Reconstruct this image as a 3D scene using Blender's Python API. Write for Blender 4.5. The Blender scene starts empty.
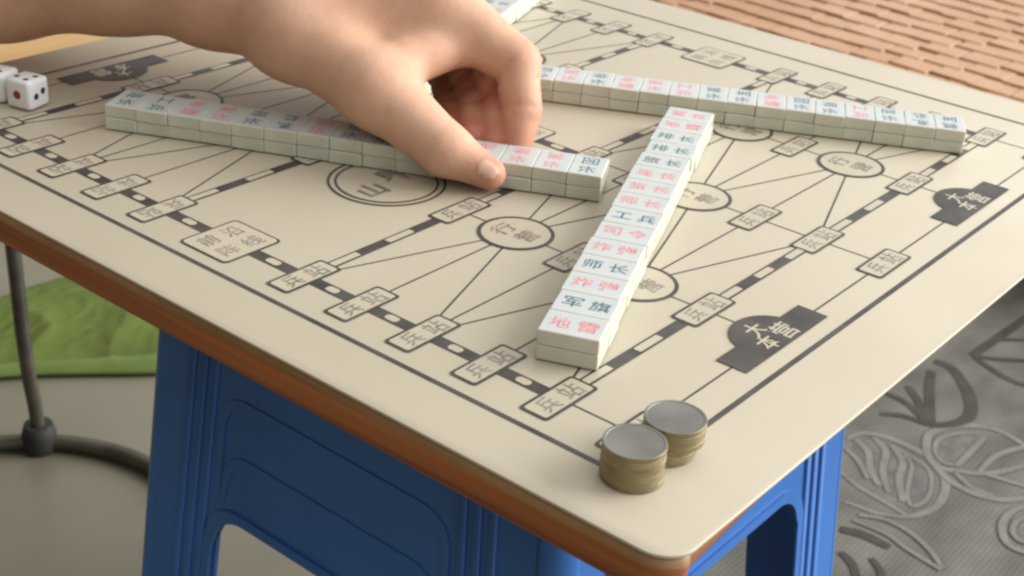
import bpy, bmesh, math, random
import numpy as np
from mathutils import Vector, Matrix
U = 0.03                                   # one board unit in metres
random.seed(7)
scn = bpy.context.scene
col = scn.collection
PI = math.pi

# ------------------------------------------------------------------ materials
def mat(name, c, rough=.5, metal=0., **kw):
    m = bpy.data.materials.new(name); m.use_nodes = True
    b = m.node_tree.nodes['Principled BSDF']
    b.inputs['Base Color'].default_value = (*c, 1)
    b.inputs['Roughness'].default_value = rough
    b.inputs['Metallic'].default_value = metal
    for k, v in kw.items(): b.inputs[k.replace('_', ' ')].default_value = v
    return m

def noise_mix(m, c1, c2, scale=8., detail=4., lo=.35, hi=.65, coord='Object', stretch=None, bump=0., bscale=None, dist=.0005):
    nt = m.node_tree; N = nt.nodes; L = nt.links; b = N['Principled BSDF']
    tc = N.new('ShaderNodeTexCoord'); mp = N.new('ShaderNodeMapping')
    L.new(tc.outputs[coord], mp.inputs[0])
    if stretch: mp.inputs['Scale'].default_value = stretch
    n = N.new('ShaderNodeTexNoise'); n.inputs['Scale'].default_value = scale; n.inputs['Detail'].default_value = detail
    L.new(mp.outputs[0], n.inputs['Vector'])
    r = N.new('ShaderNodeValToRGB'); r.color_ramp.elements[0].position = lo; r.color_ramp.elements[1].position = hi
    r.color_ramp.elements[0].color = (*c1, 1); r.color_ramp.elements[1].color = (*c2, 1)
    L.new(n.outputs['Fac'], r.inputs[0]); L.new(r.outputs[0], b.inputs['Base Color'])
    if bump:
        n2 = N.new('ShaderNodeTexNoise'); n2.inputs['Scale'].default_value = bscale or scale * 5; n2.inputs['Detail'].default_value = 3
        L.new(mp.outputs[0], n2.inputs['Vector'])
        bp = N.new('ShaderNodeBump'); bp.inputs['Strength'].default_value = bump; bp.inputs['Distance'].default_value = dist
        L.new(n2.outputs['Fac'], bp.inputs['Height']); L.new(bp.outputs[0], b.inputs['Normal'])
    return m

M = {}
M['paper'] = noise_mix(mat('board_paper', (.66, .58, .46), .38), (.44, .392, .292), (.525, .478, .375), 5, 8, .28, .72, bump=.12, bscale=160, dist=.0003)
M['ink'] = noise_mix(mat('board_ink', (.10, .09, .075), .5), (.03, .028, .025), (.07, .064, .055), 60, 6)
M['print'] = noise_mix(mat('board_lettering', (.16, .15, .12), .5), (.15, .137, .115), (.30, .27, .225), 120, 4)
M['worn'] = noise_mix(mat('worn_edge', (.34, .22, .10), .5), (.19, .095, .032), (.34, .20, .085), 16, 9, .3, .7, stretch=(.6, .6, 6), bump=.3, bscale=120)
M['wood'] = noise_mix(mat('edge_wood', (.24, .085, .03), .5), (.19, .052, .014), (.44, .15, .042), 9, 9, .3, .7, stretch=(.5, .5, 22), bump=.4, bscale=120)
M['tile'] = noise_mix(mat('tile_resin', (.70, .71, .62), .22, Subsurface_Weight=.25, Subsurface_Scale=.004), (.545, .56, .455), (.64, .66, .565), 45, 4)
M['tile_top_sky'] = noise_mix(mat('tile_top_sky_tint', (.68, .71, .70), .2, Subsurface_Weight=.2, Subsurface_Scale=.004), (.49, .53, .525), (.555, .59, .585), 45, 4)  # cooler, whiter tile tops: sky reflection put into the colour
M['red'] = noise_mix(mat('red_lettering', (.55, .10, .12), .5), (.56, .15, .17), (.68, .30, .30), 300, 2)
M['dark'] = noise_mix(mat('dark_lettering', (.03, .08, .10), .5), (.04, .09, .115), (.11, .19, .215), 300, 2)
M['coin_face'] = noise_mix(mat('coin_face_sky_grey', (.5, .49, .45), .48, .8), (.18, .18, .162), (.27, .268, .245), 40, 3, bump=.3, bscale=350, dist=.0002)  # brass coin faces greyed: the sky's reflection is painted into the colour
M['coin'] = noise_mix(mat('coin_brass', (.50, .42, .25), .5, .75), (.25, .21, .12), (.36, .305, .185), 60, 3, bump=.15, bscale=500, dist=.0002)
M['die'] = mat('die_plastic', (.78, .79, .80), .25, Subsurface_Weight=.2, Subsurface_Scale=.003)
M['pip_dark'] = mat('pip_dark', (.02, .025, .05), .4)
M['pip_red'] = mat('pip_red', (.28, .03, .015), .4)
M['blue'] = noise_mix(mat('blue_plastic', (.03, .13, .46), .3, Specular_IOR_Level=.35), (.034, .13, .40), (.046, .16, .47), 12, 3, bump=.06, bscale=160)
M['metal'] = noise_mix(mat('dark_metal', (.10, .095, .08), .4, .5), (.08, .075, .06), (.14, .13, .11), 30, 3)
M['rubber'] = mat('black_rubber', (.02, .02, .018), .7)
M['seatwood'] = noise_mix(mat('seat_wood', (.5, .30, .12), .5), (.42, .25, .10), (.55, .35, .15), 10, 5, stretch=(1, 7, 1))
M['cloth'] = noise_mix(mat('green_cloth', (.17, .27, .05), .85), (.06, .085, .009), (.10, .14, .02), 9, 4, bump=.25, bscale=70, dist=.002)
M['hem'] = noise_mix(mat('green_hem', (.22, .38, .08), .85), (.10, .15, .03), (.13, .19, .042), 20, 4)
M['floor'] = noise_mix(mat('floor_tile', (.42, .37, .30), .35), (.14, .13, .092), (.20, .187, .137), 3.5, 6, .3, .7)
M['rug'] = noise_mix(mat('rug_weave', (.15, .14, .125), .95), (.085, .081, .07), (.155, .149, .13), 14, 8, .3, .7, stretch=(1, 1.8, 1))
M['leaf_light'] = noise_mix(mat('rug_leaf_light', (.25, .24, .22), .95), (.15, .144, .13), (.205, .197, .18), 60, 6, .3, .7, bump=.6, bscale=700, dist=.002)
M['leaf_dark'] = noise_mix(mat('rug_leaf_dark', (.06, .05, .04), .95), (.04, .034, .026), (.065, .057, .045), 60, 6, .3, .7, bump=.6, bscale=700, dist=.002)
M['leaf_fill'] = noise_mix(mat('rug_leaf_fill', (.2, .2, .195), .95), (.095, .092, .085), (.16, .155, .143), 80, 8, .3, .7, bump=.6, bscale=700, dist=.002)
M['bamboo'] = noise_mix(mat('bamboo_piece', (.50, .22, .11), .4), (.31, .145, .05), (.47, .28, .165), 4, 8, .25, .75, bump=.2, bscale=60, dist=.003)
M['bamboo_cord'] = mat('mat_cord', (.16, .07, .035), .8)
M['mattress'] = mat('mattress_cloth', (.35, .2, .12), .9)
M['skin'] = noise_mix(mat('skin', (.56, .33, .22), .55, Specular_IOR_Level=.35, Subsurface_Weight=.18, Subsurface_Scale=.006), (.57, .325, .20), (.76, .50, .37), 17, 6, .25, .75, bump=.18, bscale=520, dist=.0008)
M['skin'].node_tree.nodes['Principled BSDF'].inputs['Subsurface Radius'].default_value = (1, .35, .2)
_nt = M['skin'].node_tree; _b = _nt.nodes['Principled BSDF']; _src = _b.inputs['Base Color'].links[0].from_socket
_at = _nt.nodes.new('ShaderNodeAttribute'); _at.attribute_name = 'flush_shade'
_n = _nt.nodes.new('ShaderNodeTexNoise'); _n.inputs['Scale'].default_value = 160; _n.inputs['Detail'].default_value = 5
_tc = _nt.nodes.new('ShaderNodeTexCoord'); _nt.links.new(_tc.outputs['Object'], _n.inputs['Vector'])
_m1 = _nt.nodes.new('ShaderNodeMix'); _m1.data_type = 'RGBA'; _m1.blend_type = 'MULTIPLY'; _m1.inputs[7].default_value = (.84, .76, .70, 1)
_nt.links.new(_n.outputs['Fac'], _m1.inputs['Factor']); _nt.links.new(_src, _m1.inputs[6])
_m2 = _nt.nodes.new('ShaderNodeMix'); _m2.data_type = 'RGBA'; _m2.inputs[7].default_value = (.33, .085, .055, 1)  # red finger flush, darkened to paint in the shade of the hand's hollow
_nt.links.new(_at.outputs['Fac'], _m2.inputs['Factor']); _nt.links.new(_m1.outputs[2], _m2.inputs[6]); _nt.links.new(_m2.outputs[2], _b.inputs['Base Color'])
M['nail'] = mat('nail', (.63, .39, .29), .55, Subsurface_Weight=.15, Subsurface_Scale=.004)

M['leaf_edge'] = mat('rug_leaf_edge', (.08, .076, .067), .95)
def weave(m, scale):                       # woven threads as a bump
    nt = m.node_tree; N = nt.nodes; L = nt.links; b = N['Principled BSDF']
    tc = N.new('ShaderNodeTexCoord'); vs = []
    for d in ('X', 'Y'):
        w = N.new('ShaderNodeTexWave'); w.bands_direction = d; w.inputs['Scale'].default_value = scale; w.inputs['Distortion'].default_value = 1.2
        w.inputs['Detail'].default_value = 2; w.inputs['Detail Scale'].default_value = 3
        L.new(tc.outputs['Object'], w.inputs['Vector']); vs.append(w)
    mx = N.new('ShaderNodeMath'); mx.operation = 'MAXIMUM'
    L.new(vs[0].outputs['Fac'], mx.inputs[0]); L.new(vs[1].outputs['Fac'], mx.inputs[1])
    bp = N.new('ShaderNodeBump'); bp.inputs['Strength'].default_value = .35; bp.inputs['Distance'].default_value = .0015
    L.new(mx.outputs[0], bp.inputs['Height']); L.new(bp.outputs[0], b.inputs['Normal'])
weave(M['rug'], 75)

# ------------------------------------------------------------------ helpers
def link(name, me, mats, parent=None, loc=None, rz=0.):
    for m in mats: me.materials.append(m)
    o = bpy.data.objects.new(name, me); col.objects.link(o)
    if parent: o.parent = parent
    if loc is not None: o.location = loc
    o.rotation_euler.z = rz
    return o
def from_bm(name, bm, mats, parent=None, loc=None, rz=0., smooth=False):
    bm.normal_update()
    me = bpy.data.meshes.new(name); bm.to_mesh(me); bm.free()
    if smooth:
        for p in me.polygons: p.use_smooth = True
    return link(name, me, mats, parent, loc, rz)
def tag(o, label, cat=None, group=None, kind=None):
    if label: o['label'] = label
    if cat: o['category'] = cat
    if group: o['group'] = group
    if kind: o['kind'] = kind
    return o
def empty(name, loc=(0, 0, 0), rz=0.):
    o = bpy.data.objects.new(name, None); o.empty_display_size = .01; col.objects.link(o)
    o.location = loc; o.rotation_euler.z = rz
    return o
def add_box(bm, x0, x1, y0, y1, z0, z1, mi=0):
    v = [bm.verts.new(p) for p in ((x0, y0, z0), (x1, y0, z0), (x1, y1, z0), (x0, y1, z0), (x0, y0, z1), (x1, y0, z1), (x1, y1, z1), (x0, y1, z1))]
    for q in ((3, 2, 1, 0), (4, 5, 6, 7), (0, 1, 5, 4), (1, 2, 6, 5), (2, 3, 7, 6), (3, 0, 4, 7)):
        bm.faces.new([v[i] for i in q]).material_index = mi
    return v
def bevel(o, w, seg=3, ang=30):
    b = o.modifiers.new('bevel', 'BEVEL'); b.width = w; b.segments = seg; b.limit_method = 'ANGLE'; b.angle_limit = math.radians(ang)
    for p in o.data.polygons: p.use_smooth = True
    return o
def tube(bm, pts, r, n=10, closed=False, mi=0):
    pts = [Vector(p) for p in pts]; rings = []; K = len(pts)
    up = Vector((0, 0, 1)); prev = None
    for i, p in enumerate(pts):
        a = pts[i - 1] if (i > 0 or closed) else p
        b = pts[(i + 1) % K] if (i < K - 1 or closed) else p
        t = (b - a).normalized()
        s = t.cross(up if abs(t.z) < .95 else Vector((1, 0, 0))) if prev is None else prev - t * prev.dot(t)
        s.normalize(); prev = s; q = t.cross(s)
        rr = r[i] if isinstance(r, (list, tuple)) else r
        rings.append([bm.verts.new(p + (s * math.cos(2 * PI * j / n) + q * math.sin(2 * PI * j / n)) * rr) for j in range(n)])
    for i in range(K if closed else K - 1):
        a, b = rings[i], rings[(i + 1) % K]
        for j in range(n):
            f = bm.faces.new((a[j], a[(j + 1) % n], b[(j + 1) % n], b[j])); f.material_index = mi; f.smooth = True
    if not closed:
        bm.faces.new(rings[0][::-1]); bm.faces.new(rings[-1])
def rrect(cx, cy, hx, hy, r, n=5):
    out = []
    for sx, sy, a0 in ((1, 1, 0), (-1, 1, PI / 2), (-1, -1, PI), (1, -1, 1.5 * PI)):
        for k in range(n + 1):
            a = a0 + PI / 2 * k / n
            out.append((cx + sx * (hx - r) + r * math.cos(a), cy + sy * (hy - r) + r * math.sin(a)))
    return out
def prism(bm, pts, z0, z1, mi=0):
    lo = [bm.verts.new((x, y, z0)) for x, y in pts]; hi = [bm.verts.new((x, y, z1)) for x, y in pts]; n = len(pts)
    bm.faces.new(lo[::-1]).material_index = mi; bm.faces.new(hi).material_index = mi
    for i in range(n): bm.faces.new((lo[i], lo[(i + 1) % n], hi[(i + 1) % n], hi[i])).material_index = mi

# text: flat glyph outlines from Blender's own font, in em-like units, centred
_glyph = {}
def glyph(ch):
    if ch not in _glyph:
        c = bpy.data.curves.new('glyph', 'FONT'); c.body = ch; c.size = 1.0; c.resolution_u = 3
        c.align_x = 'CENTER'; c.align_y = 'CENTER'; c.offset = .012
        o = bpy.data.objects.new('glyph', c); col.objects.link(o)
        dg = bpy.context.evaluated_depsgraph_get()
        me = bpy.data.meshes.new_from_object(o.evaluated_get(dg))
        V = np.array([v.co[:2] for v in me.vertices]).reshape(-1, 2); F = [list(p.vertices) for p in me.polygons]
        bpy.data.objects.remove(o); bpy.data.curves.remove(c); bpy.data.meshes.remove(me)
        lo, hi = V.min(0), V.max(0); V = V - (lo + hi) / 2; V = V / max(hi - lo)
        _glyph[ch] = (V, F)
    return _glyph[ch]
def put_glyph(bm, ch, x, y, z, sx, sy, rot=0., mi=0):
    V, F = glyph(ch); c, s = math.cos(rot), math.sin(rot)
    vs = [bm.verts.new((x + sx * p[0] * c - sy * p[1] * s, y + sx * p[0] * s + sy * p[1] * c, z)) for p in V]
    for f in F:
        try:
            fc = bm.faces.new([vs[i] for i in f]); fc.material_index = mi
            if fc.calc_area() > 0:
                fc.normal_update()
                if fc.normal.z < 0: fc.normal_flip()
        except ValueError: pass

# ------------------------------------------------------------------ game board
BX0, BX1, BY0, BY1 = -1.6, 14.12, -1.56, 14.24
def loft(bm, levels, cx, cy, hx, hy, r, under=None):
    rows = []
    for z, inset, mi in levels:
        row = []
        for x, y in rrect(cx, cy, hx - inset, hy - inset, r - inset * .5, 10):
            if under: y += under(x, y, z)
            row.append(bm.verts.new((x * U, y * U, z * U)))
        rows.append((row, mi))
    n = len(rows[0][0])
    for i in range(len(rows) - 1):
        for k in range(n):
            f = bm.faces.new((rows[i][0][k], rows[i + 1][0][k], rows[i + 1][0][(k + 1) % n], rows[i][0][(k + 1) % n])); f.material_index = rows[i][1]; f.smooth = True
    bm.faces.new(rows[0][0]).material_index = rows[0][1]; bm.faces.new(rows[-1][0][::-1]).material_index = rows[-1][1]
    bmesh.ops.recalc_face_normals(bm, faces=bm.faces)
def planed(x, y, z):                        # the side by the rug is planed off inwards underneath
    w_ = max(0, min(1, (BY0 + .6 - y) / .45)) * max(0, min(1, (x - BX0 - .3) / .6))
    return w_ * (.16 + .85 * max(0, min(1, (-z - .03) / .4)))
bm = bmesh.new()
loft(bm, [(-.03, .075, 1), (-.055, .035, 1), (-.10, .012, 1), (-.14, 0, 0), (-.43, 0, 0), (-.47, .015, 0), (-.50, .05, 0), (-.51, .09, 0)], (BX0 + BX1) / 2, (BY0 + BY1) / 2, (BX1 - BX0) / 2, (BY1 - BY0) / 2, .40, planed)
board = from_bm('game_board', bm, [M['wood'], M['worn']])
tag(board, 'square wooden game board with printed cream top and rounded brown edge on a blue stool', 'game board')
bm = bmesh.new()
prism(bm, [(x * U, y * U) for x, y in rrect((BX0 + BX1) / 2, (BY0 + BY1) / 2, (BX1 - BX0) / 2 - .03, (BY1 - BY0) / 2 - .03, .37, 8)], -.04 * U, 0)
top = from_bm('paper_top', bm, [M['paper']], board)
bevel(top, .0003, 2, 40)

A_ = 2.946; G_ = 1.372
def X(v): return v * A_
def Y(u): return u if u <= 5 else (5 + G_ * (u - 5) if u <= 7 else 5 + 2 * G_ + (u - 7))
bm = bmesh.new(); _zc = [0]
def sheet(pts, z, mi):
    _zc[0] += 1; z = z + 2e-5 * (_zc[0] % 40)
    f = bm.faces.new([bm.verts.new((x * U, y * U, z * U)) for x, y in pts]); f.material_index = mi
    f.normal_update()
    if f.normal.z < 0: f.normal_flip()
def line(a, b, w, z=.003, mi=0):
    ax, ay = a; bx, by = b; l = math.hypot(bx - ax, by - ay); nx, ny = -(by - ay) / l * w / 2, (bx - ax) / l * w / 2
    sheet([(ax + nx, ay + ny), (bx + nx, by + ny), (bx - nx, by - ny), (ax - nx, ay - ny)], z, mi)
def ring(cx, cy, r, w, z, mi=0, n=48):
    for k in range(n):
        a, b = 2 * PI * k / n, 2 * PI * (k + 1) / n
        f = bm.faces.new([bm.verts.new(((cx + q * math.cos(t)) * U, (cy + q * math.sin(t)) * U, z * U)) for q, t in ((r - w / 2, a), (r + w / 2, a), (r + w / 2, b), (r - w / 2, b))]); f.material_index = mi
def disc(cx, cy, r, z, mi): sheet([(cx + r * math.cos(2 * PI * k / 48), cy + r * math.sin(2 * PI * k / 48)) for k in range(48)], z, mi)
# border
bx0, bx1, by0, by1 = -.71, 12.95, -.45, 13.28
for a, b in (((bx0, by0), (bx1, by0)), ((bx1, by0), (bx1, by1)), ((bx1, by1), (bx0, by1)), ((bx0, by1), (bx0, by0))):
    line(a, b, .075)
camps = [(2, 1), (2, 3), (3, 2), (4, 1), (4, 3)]; camps += [(12 - u, v) for u, v in camps]
hq = [(0, 1), (0, 3), (12, 1), (12, 3)]
fronts = [(6, 0), (6, 2), (6, 4)]; mounts = [(6, 1), (6, 3)]
RW = .028
# roads
for u in list(range(0, 6)) + list(range(7, 13)):
    if u not in (1, 5, 7, 11): line((X(0), Y(u)), (X(4), Y(u)), RW)
for v in range(5):
    line((X(v), Y(0)), (X(v), Y(1)), RW); line((X(v), Y(11)), (X(v), Y(12)), RW)
    if v in (1, 2, 3):
        line((X(v), Y(1)), (X(v), Y(5)), RW); line((X(v), Y(7)), (X(v), Y(11)), RW)
for u, v in camps:
    for du in (-1, 1):
        for dv in (-1, 1):
            line((X(v), Y(u)), (X(v + dv), Y(u + du)), RW)
# railways
def rail_y(v, ya, yb, pat='dwd'):
    x = X(v); h = .095
    sheet([(x - h, ya), (x + h, ya), (x + h, yb), (x - h, yb)], .006, 0)
    n = len(pat); s = (yb - ya) / n
    for k, c in enumerate(pat):
        if c == 'w':
            sheet(rrect(x, ya + s * (k + .5), h - .035, s * .46, .05, 3), .008, 1)
def rail_x(u, xa, xb, pat):
    y = Y(u); h = .085; n = len(pat); s = (xb - xa) / n
    sheet([(xa, y - h), (xb, y - h), (xb, y + h), (xa, y + h)], .006, 0)
    for k, c in enumerate(pat):
        if c == 'w': sheet(rrect(xa + s * (k + .5), y, s * .47, h - .03, .02, 2), .008, 1)
BW, BH = .455, .178
for v in (0, 4):
    for u in range(1, 11):
        ya = Y(u) + (.435 if u == 6 else BH); yb = Y(u + 1) - (.435 if u + 1 == 6 else BH)
        rail_y(v, ya, yb)
rail_y(2, Y(5) + BH, Y(6) - .435); rail_y(2, Y(6) + .435, Y(7) - BH)
for u in (1, 5, 7, 11):
    for v in range(4): rail_x(u, X(v) + BW, X(v + 1) - BW, 'wdwdw' if v % 2 else 'wdwd')
# stations, camps, headquarters
def flip(u): return PI if u > 6 else 0.
def station(u, v):
    x, y = X(v), Y(u)
    sheet(rrect(x, y, BW + .02, BH + .02, .05), .010, 0); sheet(rrect(x, y, BW - .02, BH - .02, .04), .012, 1)
    s = -1 if u > 6 else 1
    put_glyph(bm, '\u5175', (x - .2 * s) * U, y * U, .0135 * U, .27 * U, .27 * U, flip(u), 2); put_glyph(bm, '\u7ad9', (x + .2 * s) * U, y * U, .0135 * U, .29 * U, .29 * U, flip(u), 2)
for u in list(range(0, 6)) + list(range(7, 13)):
    for v in range(5):
        if (u, v) in camps or (u, v) in hq: continue
        station(u, v)
for u, v in camps:
    x, y = X(v), Y(u); disc(x, y, .5, .010, 1); ring(x, y, .5, .055, .012)
    s = -1 if u > 6 else 1
    put_glyph(bm, '\u884c', (x - .03) * U, (y + .2 * s) * U, .0135 * U, .36 * U, .3 * U, flip(u), 2); put_glyph(bm, '\u8425', (x + .03) * U, (y - .17 * s) * U, .0135 * U, .34 * U, .3 * U, flip(u), 2)
for u, v in fronts:
    x, y = X(v), Y(u)
    sheet(rrect(x, y, .485, .455, .08), .010, 0); sheet(rrect(x, y, .455, .425, .07), .012, 1)
    for ch, dx, dy in (('\u524d', -.2, .2), ('\u6cbf', .2, .2), ('\u9635', -.2, -.19), ('\u7ebf', .2, -.19)):
        put_glyph(bm, ch, (x + dx) * U, (y + dy) * U, .0135 * U, .28 * U, .28 * U, 0., 2)
for u, v in mounts:
    x, y = X(v) - .03, Y(u)
    ring(x, y, .84, .035, .012); ring(x, y, .735, .03, .0125)
    put_glyph(bm, '\u5c71', (x - .36) * U, (y - .06) * U, .0135 * U, .42 * U, .42 * U, 0., 2); put_glyph(bm, '\u754c', (x + .25) * U, (y + .1) * U, .0135 * U, .48 * U, .48 * U, 0., 2)
for u, v in hq:
    x, y = X(v), Y(u); s = -1 if u > 6 else 1
    pts = [(x - .98, y - s * .2), (x + .98, y - s * .2), (x + .98, y + s * .22)]
    pts += [(x + .55 * math.cos(a), y + s * (.05 + .5 * math.sin(a))) for a in [PI * (.11 + .78 * k / 20) for k in range(21)]]
    pts += [(x - .98, y + s * .22)]
    sheet(pts, .012, 0)
    for ch, dx, dy, z_ in (('\u5927', .0, .27, .3), ('\u672c', -.16, -.0, .3), ('\u8425', .25, .02, .34)):
        put_glyph(bm, ch, (x + dx * s) * U, (y + dy * s) * U, .0145 * U, z_ * U, z_ * U, flip(u), 1)
from_bm('printed_map', bm, [M['ink'], M['paper'], M['print']], board)

# ------------------------------------------------------------------ game tiles
TL, TP, TH = .735, .5, .194               # long side, pitch, height
def tile_mesh(TP):
    bm = bmesh.new(); add_box(bm, -TL / 2 * U, TL / 2 * U, -(TP - .003) / 2 * U, (TP - .003) / 2 * U, 0, (TH - .003) * U)
    bmesh.ops.bevel(bm, geom=list(bm.edges), offset=.0005, segments=3, profile=.5, affect='EDGES')
    me = bpy.data.meshes.new('game_tile'); bm.to_mesh(me); bm.free(); me.materials.append(M['tile']); me.materials.append(M['tile_top_sky'])
    for p in me.polygons:
        p.use_smooth = p.area < 4e-6
        if p.normal.z > .9: p.material_index = 1  # upward faces take the painted sky tint
    return me
RANK = {'si': '\u53f8\u4ee4', 'jun': '\u519b\u957f', 'shi': '\u5e08\u957f', 'lv': '\u65c5\u957f', 'tuan': '\u56e2\u957f', 'ying': '\u8425\u957f', 'lian': '\u8fde\u957f', 'pai': '\u6392\u957f',
        'gong': '\u5de5\u5175', 'lei': '\u5730\u96f7', 'zha': '\u70b8\u5f39', 'qi': '\u519b\u65d7'}
_word = {}
def word_mesh(key, c):
    if (key, c) not in _word:
        bm = bmesh.new()
        for k, ch in enumerate(RANK[key]): put_glyph(bm, ch, (-.165 + .33 * k) * U, 0, 0, .25 * U, .25 * U)
        me = bpy.data.meshes.new('lettering'); bm.to_mesh(me); bm.free(); me.materials.append(M['red' if c == 'R' else 'dark'])
        _word[(key, c)] = me
    return _word[(key, c)]
ORD = ['', 'first', 'second', 'third', 'fourth', 'fifth', 'sixth', 'seventh', 'eighth', 'ninth', 'tenth', 'eleventh', 'twelfth', 'thirteenth', 'fourteenth', 'fifteenth']
ZT = .018
def tile_row(start, d, words, where, jit, TP):
    TILE = tile_mesh(TP)
    # start: centre of the row's first end; d: direction along the row; text reads across the row, upright along d
    a = math.atan2(d[1], d[0]) - PI / 2
    rnd = random.Random(jit); wob = 0.
    for k, (key, c) in enumerate(words):
        s = (k + .5) * TP
        for layer in (0, 1):
            off = rnd.uniform(-.016, .016); rot = math.radians(rnd.uniform(-.7, .7))
            x = start[0] + d[0] * s - d[1] * off; y = start[1] + d[1] * s + d[0] * off
            o = bpy.data.objects.new('game_tile', TILE); col.objects.link(o)
            o.location = (x * U, y * U, (ZT + layer * TH) * U); o.rotation_euler.z = a + rot
            cl = 'red' if c == 'R' else 'dark'
            if layer:
                t = bpy.data.objects.new('lettering', word_mesh(key, c)); col.objects.link(t); t.parent = o
                t.location = (rnd.uniform(-.012, .012) * U, rnd.uniform(-.012, .012) * U, (TH - .004) * U + 4e-5)
                tag(o, f'upper tile with {cl} characters, {ORD[k+1]} from {where}', 'game tile', 'game tiles in double-stacked rows')
            else:
                tag(o, f'lower tile, {ORD[k+1]} from {where}', 'game tile', 'game tiles in double-stacked rows')
def W_(s): return [tuple(w.split(':')) for w in s.split()]
dA = (.4506, -.8927); nA = (-.8927, -.4506)
tile_row((1.20 - nA[0] * TL / 2, 10.60 - nA[1] * TL / 2), dA,
         W_('lian:D gong:D lei:R ying:R pai:D zha:D tuan:R lv:D jun:D shi:D gong:R lian:R pai:R lv:R tuan:D'), 'dice end of gripped row', 1, .506)
dB = (.4771, -.8788); nB = (-.8788, -.4771)
tile_row((10.64 - dB[0] * 15 * .482 - nB[0] * TL / 2, .93 - dB[1] * 15 * .482 - nB[1] * TL / 2), dB,
         W_('si:D ying:R pai:D lei:R lian:R gong:R lv:D jun:D lei:R tuan:D shi:D gong:R lian:D zha:D qi:D'), 'hand end of far row', 2, .482)
dC = (.9222, .3867)
tile_row((.60, 1.38), dC, W_('lei:R qi:D zha:R shi:D zha:R si:R gong:D shi:R lv:R lian:R lv:D pai:D pai:D lei:R ying:R'), 'coin end of middle row', 3, .537)
dD = (.931, .364); nD = (-.364, .931)
tile_row((5.75 + nD[0] * TL / 2, 8.30 + nD[1] * TL / 2), dD, W_('gong:D lei:R lian:D pai:R jun:D shi:D ying:R lei:D gong:R lv:D tuan:D lian:D pai:D gong:D lian:D'), 'near end of row behind hand', 4, .52)

# ------------------------------------------------------------------ coins
def coin_mesh():
    bm = bmesh.new(); R = .326 * U; T = .0575 * U; n = 64
    prof = [(0, 0), (R * .90, 0), (R * .91, -.004 * U), (R * .992, -.004 * U), (R, -.001 * U), (R, T + .001 * U), (R * .992, T + .004 * U), (R * .91, T + .004 * U), (R * .90, T), (0, T)]
    prof = [(r, z + .004 * U) for r, z in prof]
    rings = []
    for r, z in prof:
        rings.append([bm.verts.new((r * math.cos(2 * PI * k / n), r * math.sin(2 * PI * k / n), z)) for k in range(n)] if r else [bm.verts.new((0, 0, z))])
    for i in range(len(rings) - 1):
        a, b = rings[i], rings[i + 1]
        for k in range(n):
            q = [a[k % len(a)], a[(k + 1) % len(a)], b[(k + 1) % len(b)], b[k % len(b)]]
            u_ = []
            for v in q:
                if v not in u_: u_.append(v)
            bm.faces.new(u_).material_index = 1 if i in (0, 1, 2, 6, 7, 8) else 0
    bmesh.ops.recalc_face_normals(bm, faces=bm.faces)
    me = bpy.data.meshes.new('coin'); bm.to_mesh(me); bm.free(); me.materials.append(M['coin']); me.materials.append(M['coin_face'])
    return me
COIN = coin_mesh()
for n_, (cx, cy, where, n, seed) in enumerate(((-.67, -.42, 'stack of coins nearest the board corner', 7, 3), (.0, -.46, 'stack of coins beside the border line', 7, 8))):
    rnd = random.Random(seed)
    for k in range(n):
        o = bpy.data.objects.new('coin', COIN); col.objects.link(o)
        e = .010 if k < 2 else .003; lean = (-.05, .06) if n_ == 1 and k < 3 else (0, 0)
        o.location = ((cx + lean[0] + rnd.uniform(-e, e) + (.022 if k == 0 else 0)) * U, (cy + lean[1] + rnd.uniform(-e, e)) * U, (.012 + k * .0585) * U); o.rotation_euler.z = rnd.uniform(0, 6)
        w = 'topmost' if k == n - 1 else ('bottom' if k == 0 else ORD[n - k])
        tag(o, f'{w} brass coin' + ('' if w in ('topmost', 'bottom') else ' from the top') + f' of the {where}', 'coin', 'coins in two stacks')

# ------------------------------------------------------------------ dice
def die(name, loc, rz, label, pips):
    bm = bmesh.new(); h = .235 * U
    add_box(bm, -h, h, -h, h, 0, 2 * h)
    bmesh.ops.bevel(bm, geom=list(bm.edges), offset=.0021, segments=4, profile=.5, affect='EDGES')
    o = from_bm('die', bm, [M['die']], None, (loc[0] * U, loc[1] * U, .016 * U), rz, True)
    tag(o, label, 'die', 'white dice')
    faces = {'x': (Vector((h, 0, h)), Vector((0, 1, 0)), Vector((0, 0, 1)), Vector((1, 0, 0))), '-x': (Vector((-h, 0, h)), Vector((0, -1, 0)), Vector((0, 0, 1)), Vector((-1, 0, 0))),
             'y': (Vector((0, h, h)), Vector((-1, 0, 0)), Vector((0, 0, 1)), Vector((0, 1, 0))), '-y': (Vector((0, -h, h)), Vector((1, 0, 0)), Vector((0, 0, 1)), Vector((0, -1, 0))),
             'z': (Vector((0, 0, 2 * h)), Vector((1, 0, 0)), Vector((0, 1, 0)), Vector((0, 0, 1)))}
    for f, spots, c, r in pips:
        p0, a, b, n = faces[f]
        for (s, t) in spots:
            bm = bmesh.new(); k = 20
            for rr, zz in ((r, 6e-5),):
                vs = [bm.verts.new(p0 + a * (s * h + rr * h * math.cos(2 * PI * i / k)) + b * (t * h + rr * h * math.sin(2 * PI * i / k)) + n * zz) for i in range(k)]
                cn = bm.verts.new(p0 + a * s * h + b * t * h + n * 2e-5)
                for i in range(k): bm.faces.new((vs[i], vs[(i + 1) % k], cn))
            from_bm('pip', bm, [M[c]], o)
die('die', (.93, 12.17), math.radians(15), 'white die whose near faces show one red pip and two dark pips',
    [('-x', [(0, 0)], 'pip_red', .30), ('-y', [(-.33, -.12), (.33, .12)], 'pip_dark', .22), ('z', [(.3, -.5), (-.3, .5), (-.5, -.4)], 'pip_dark', .2)])
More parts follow.
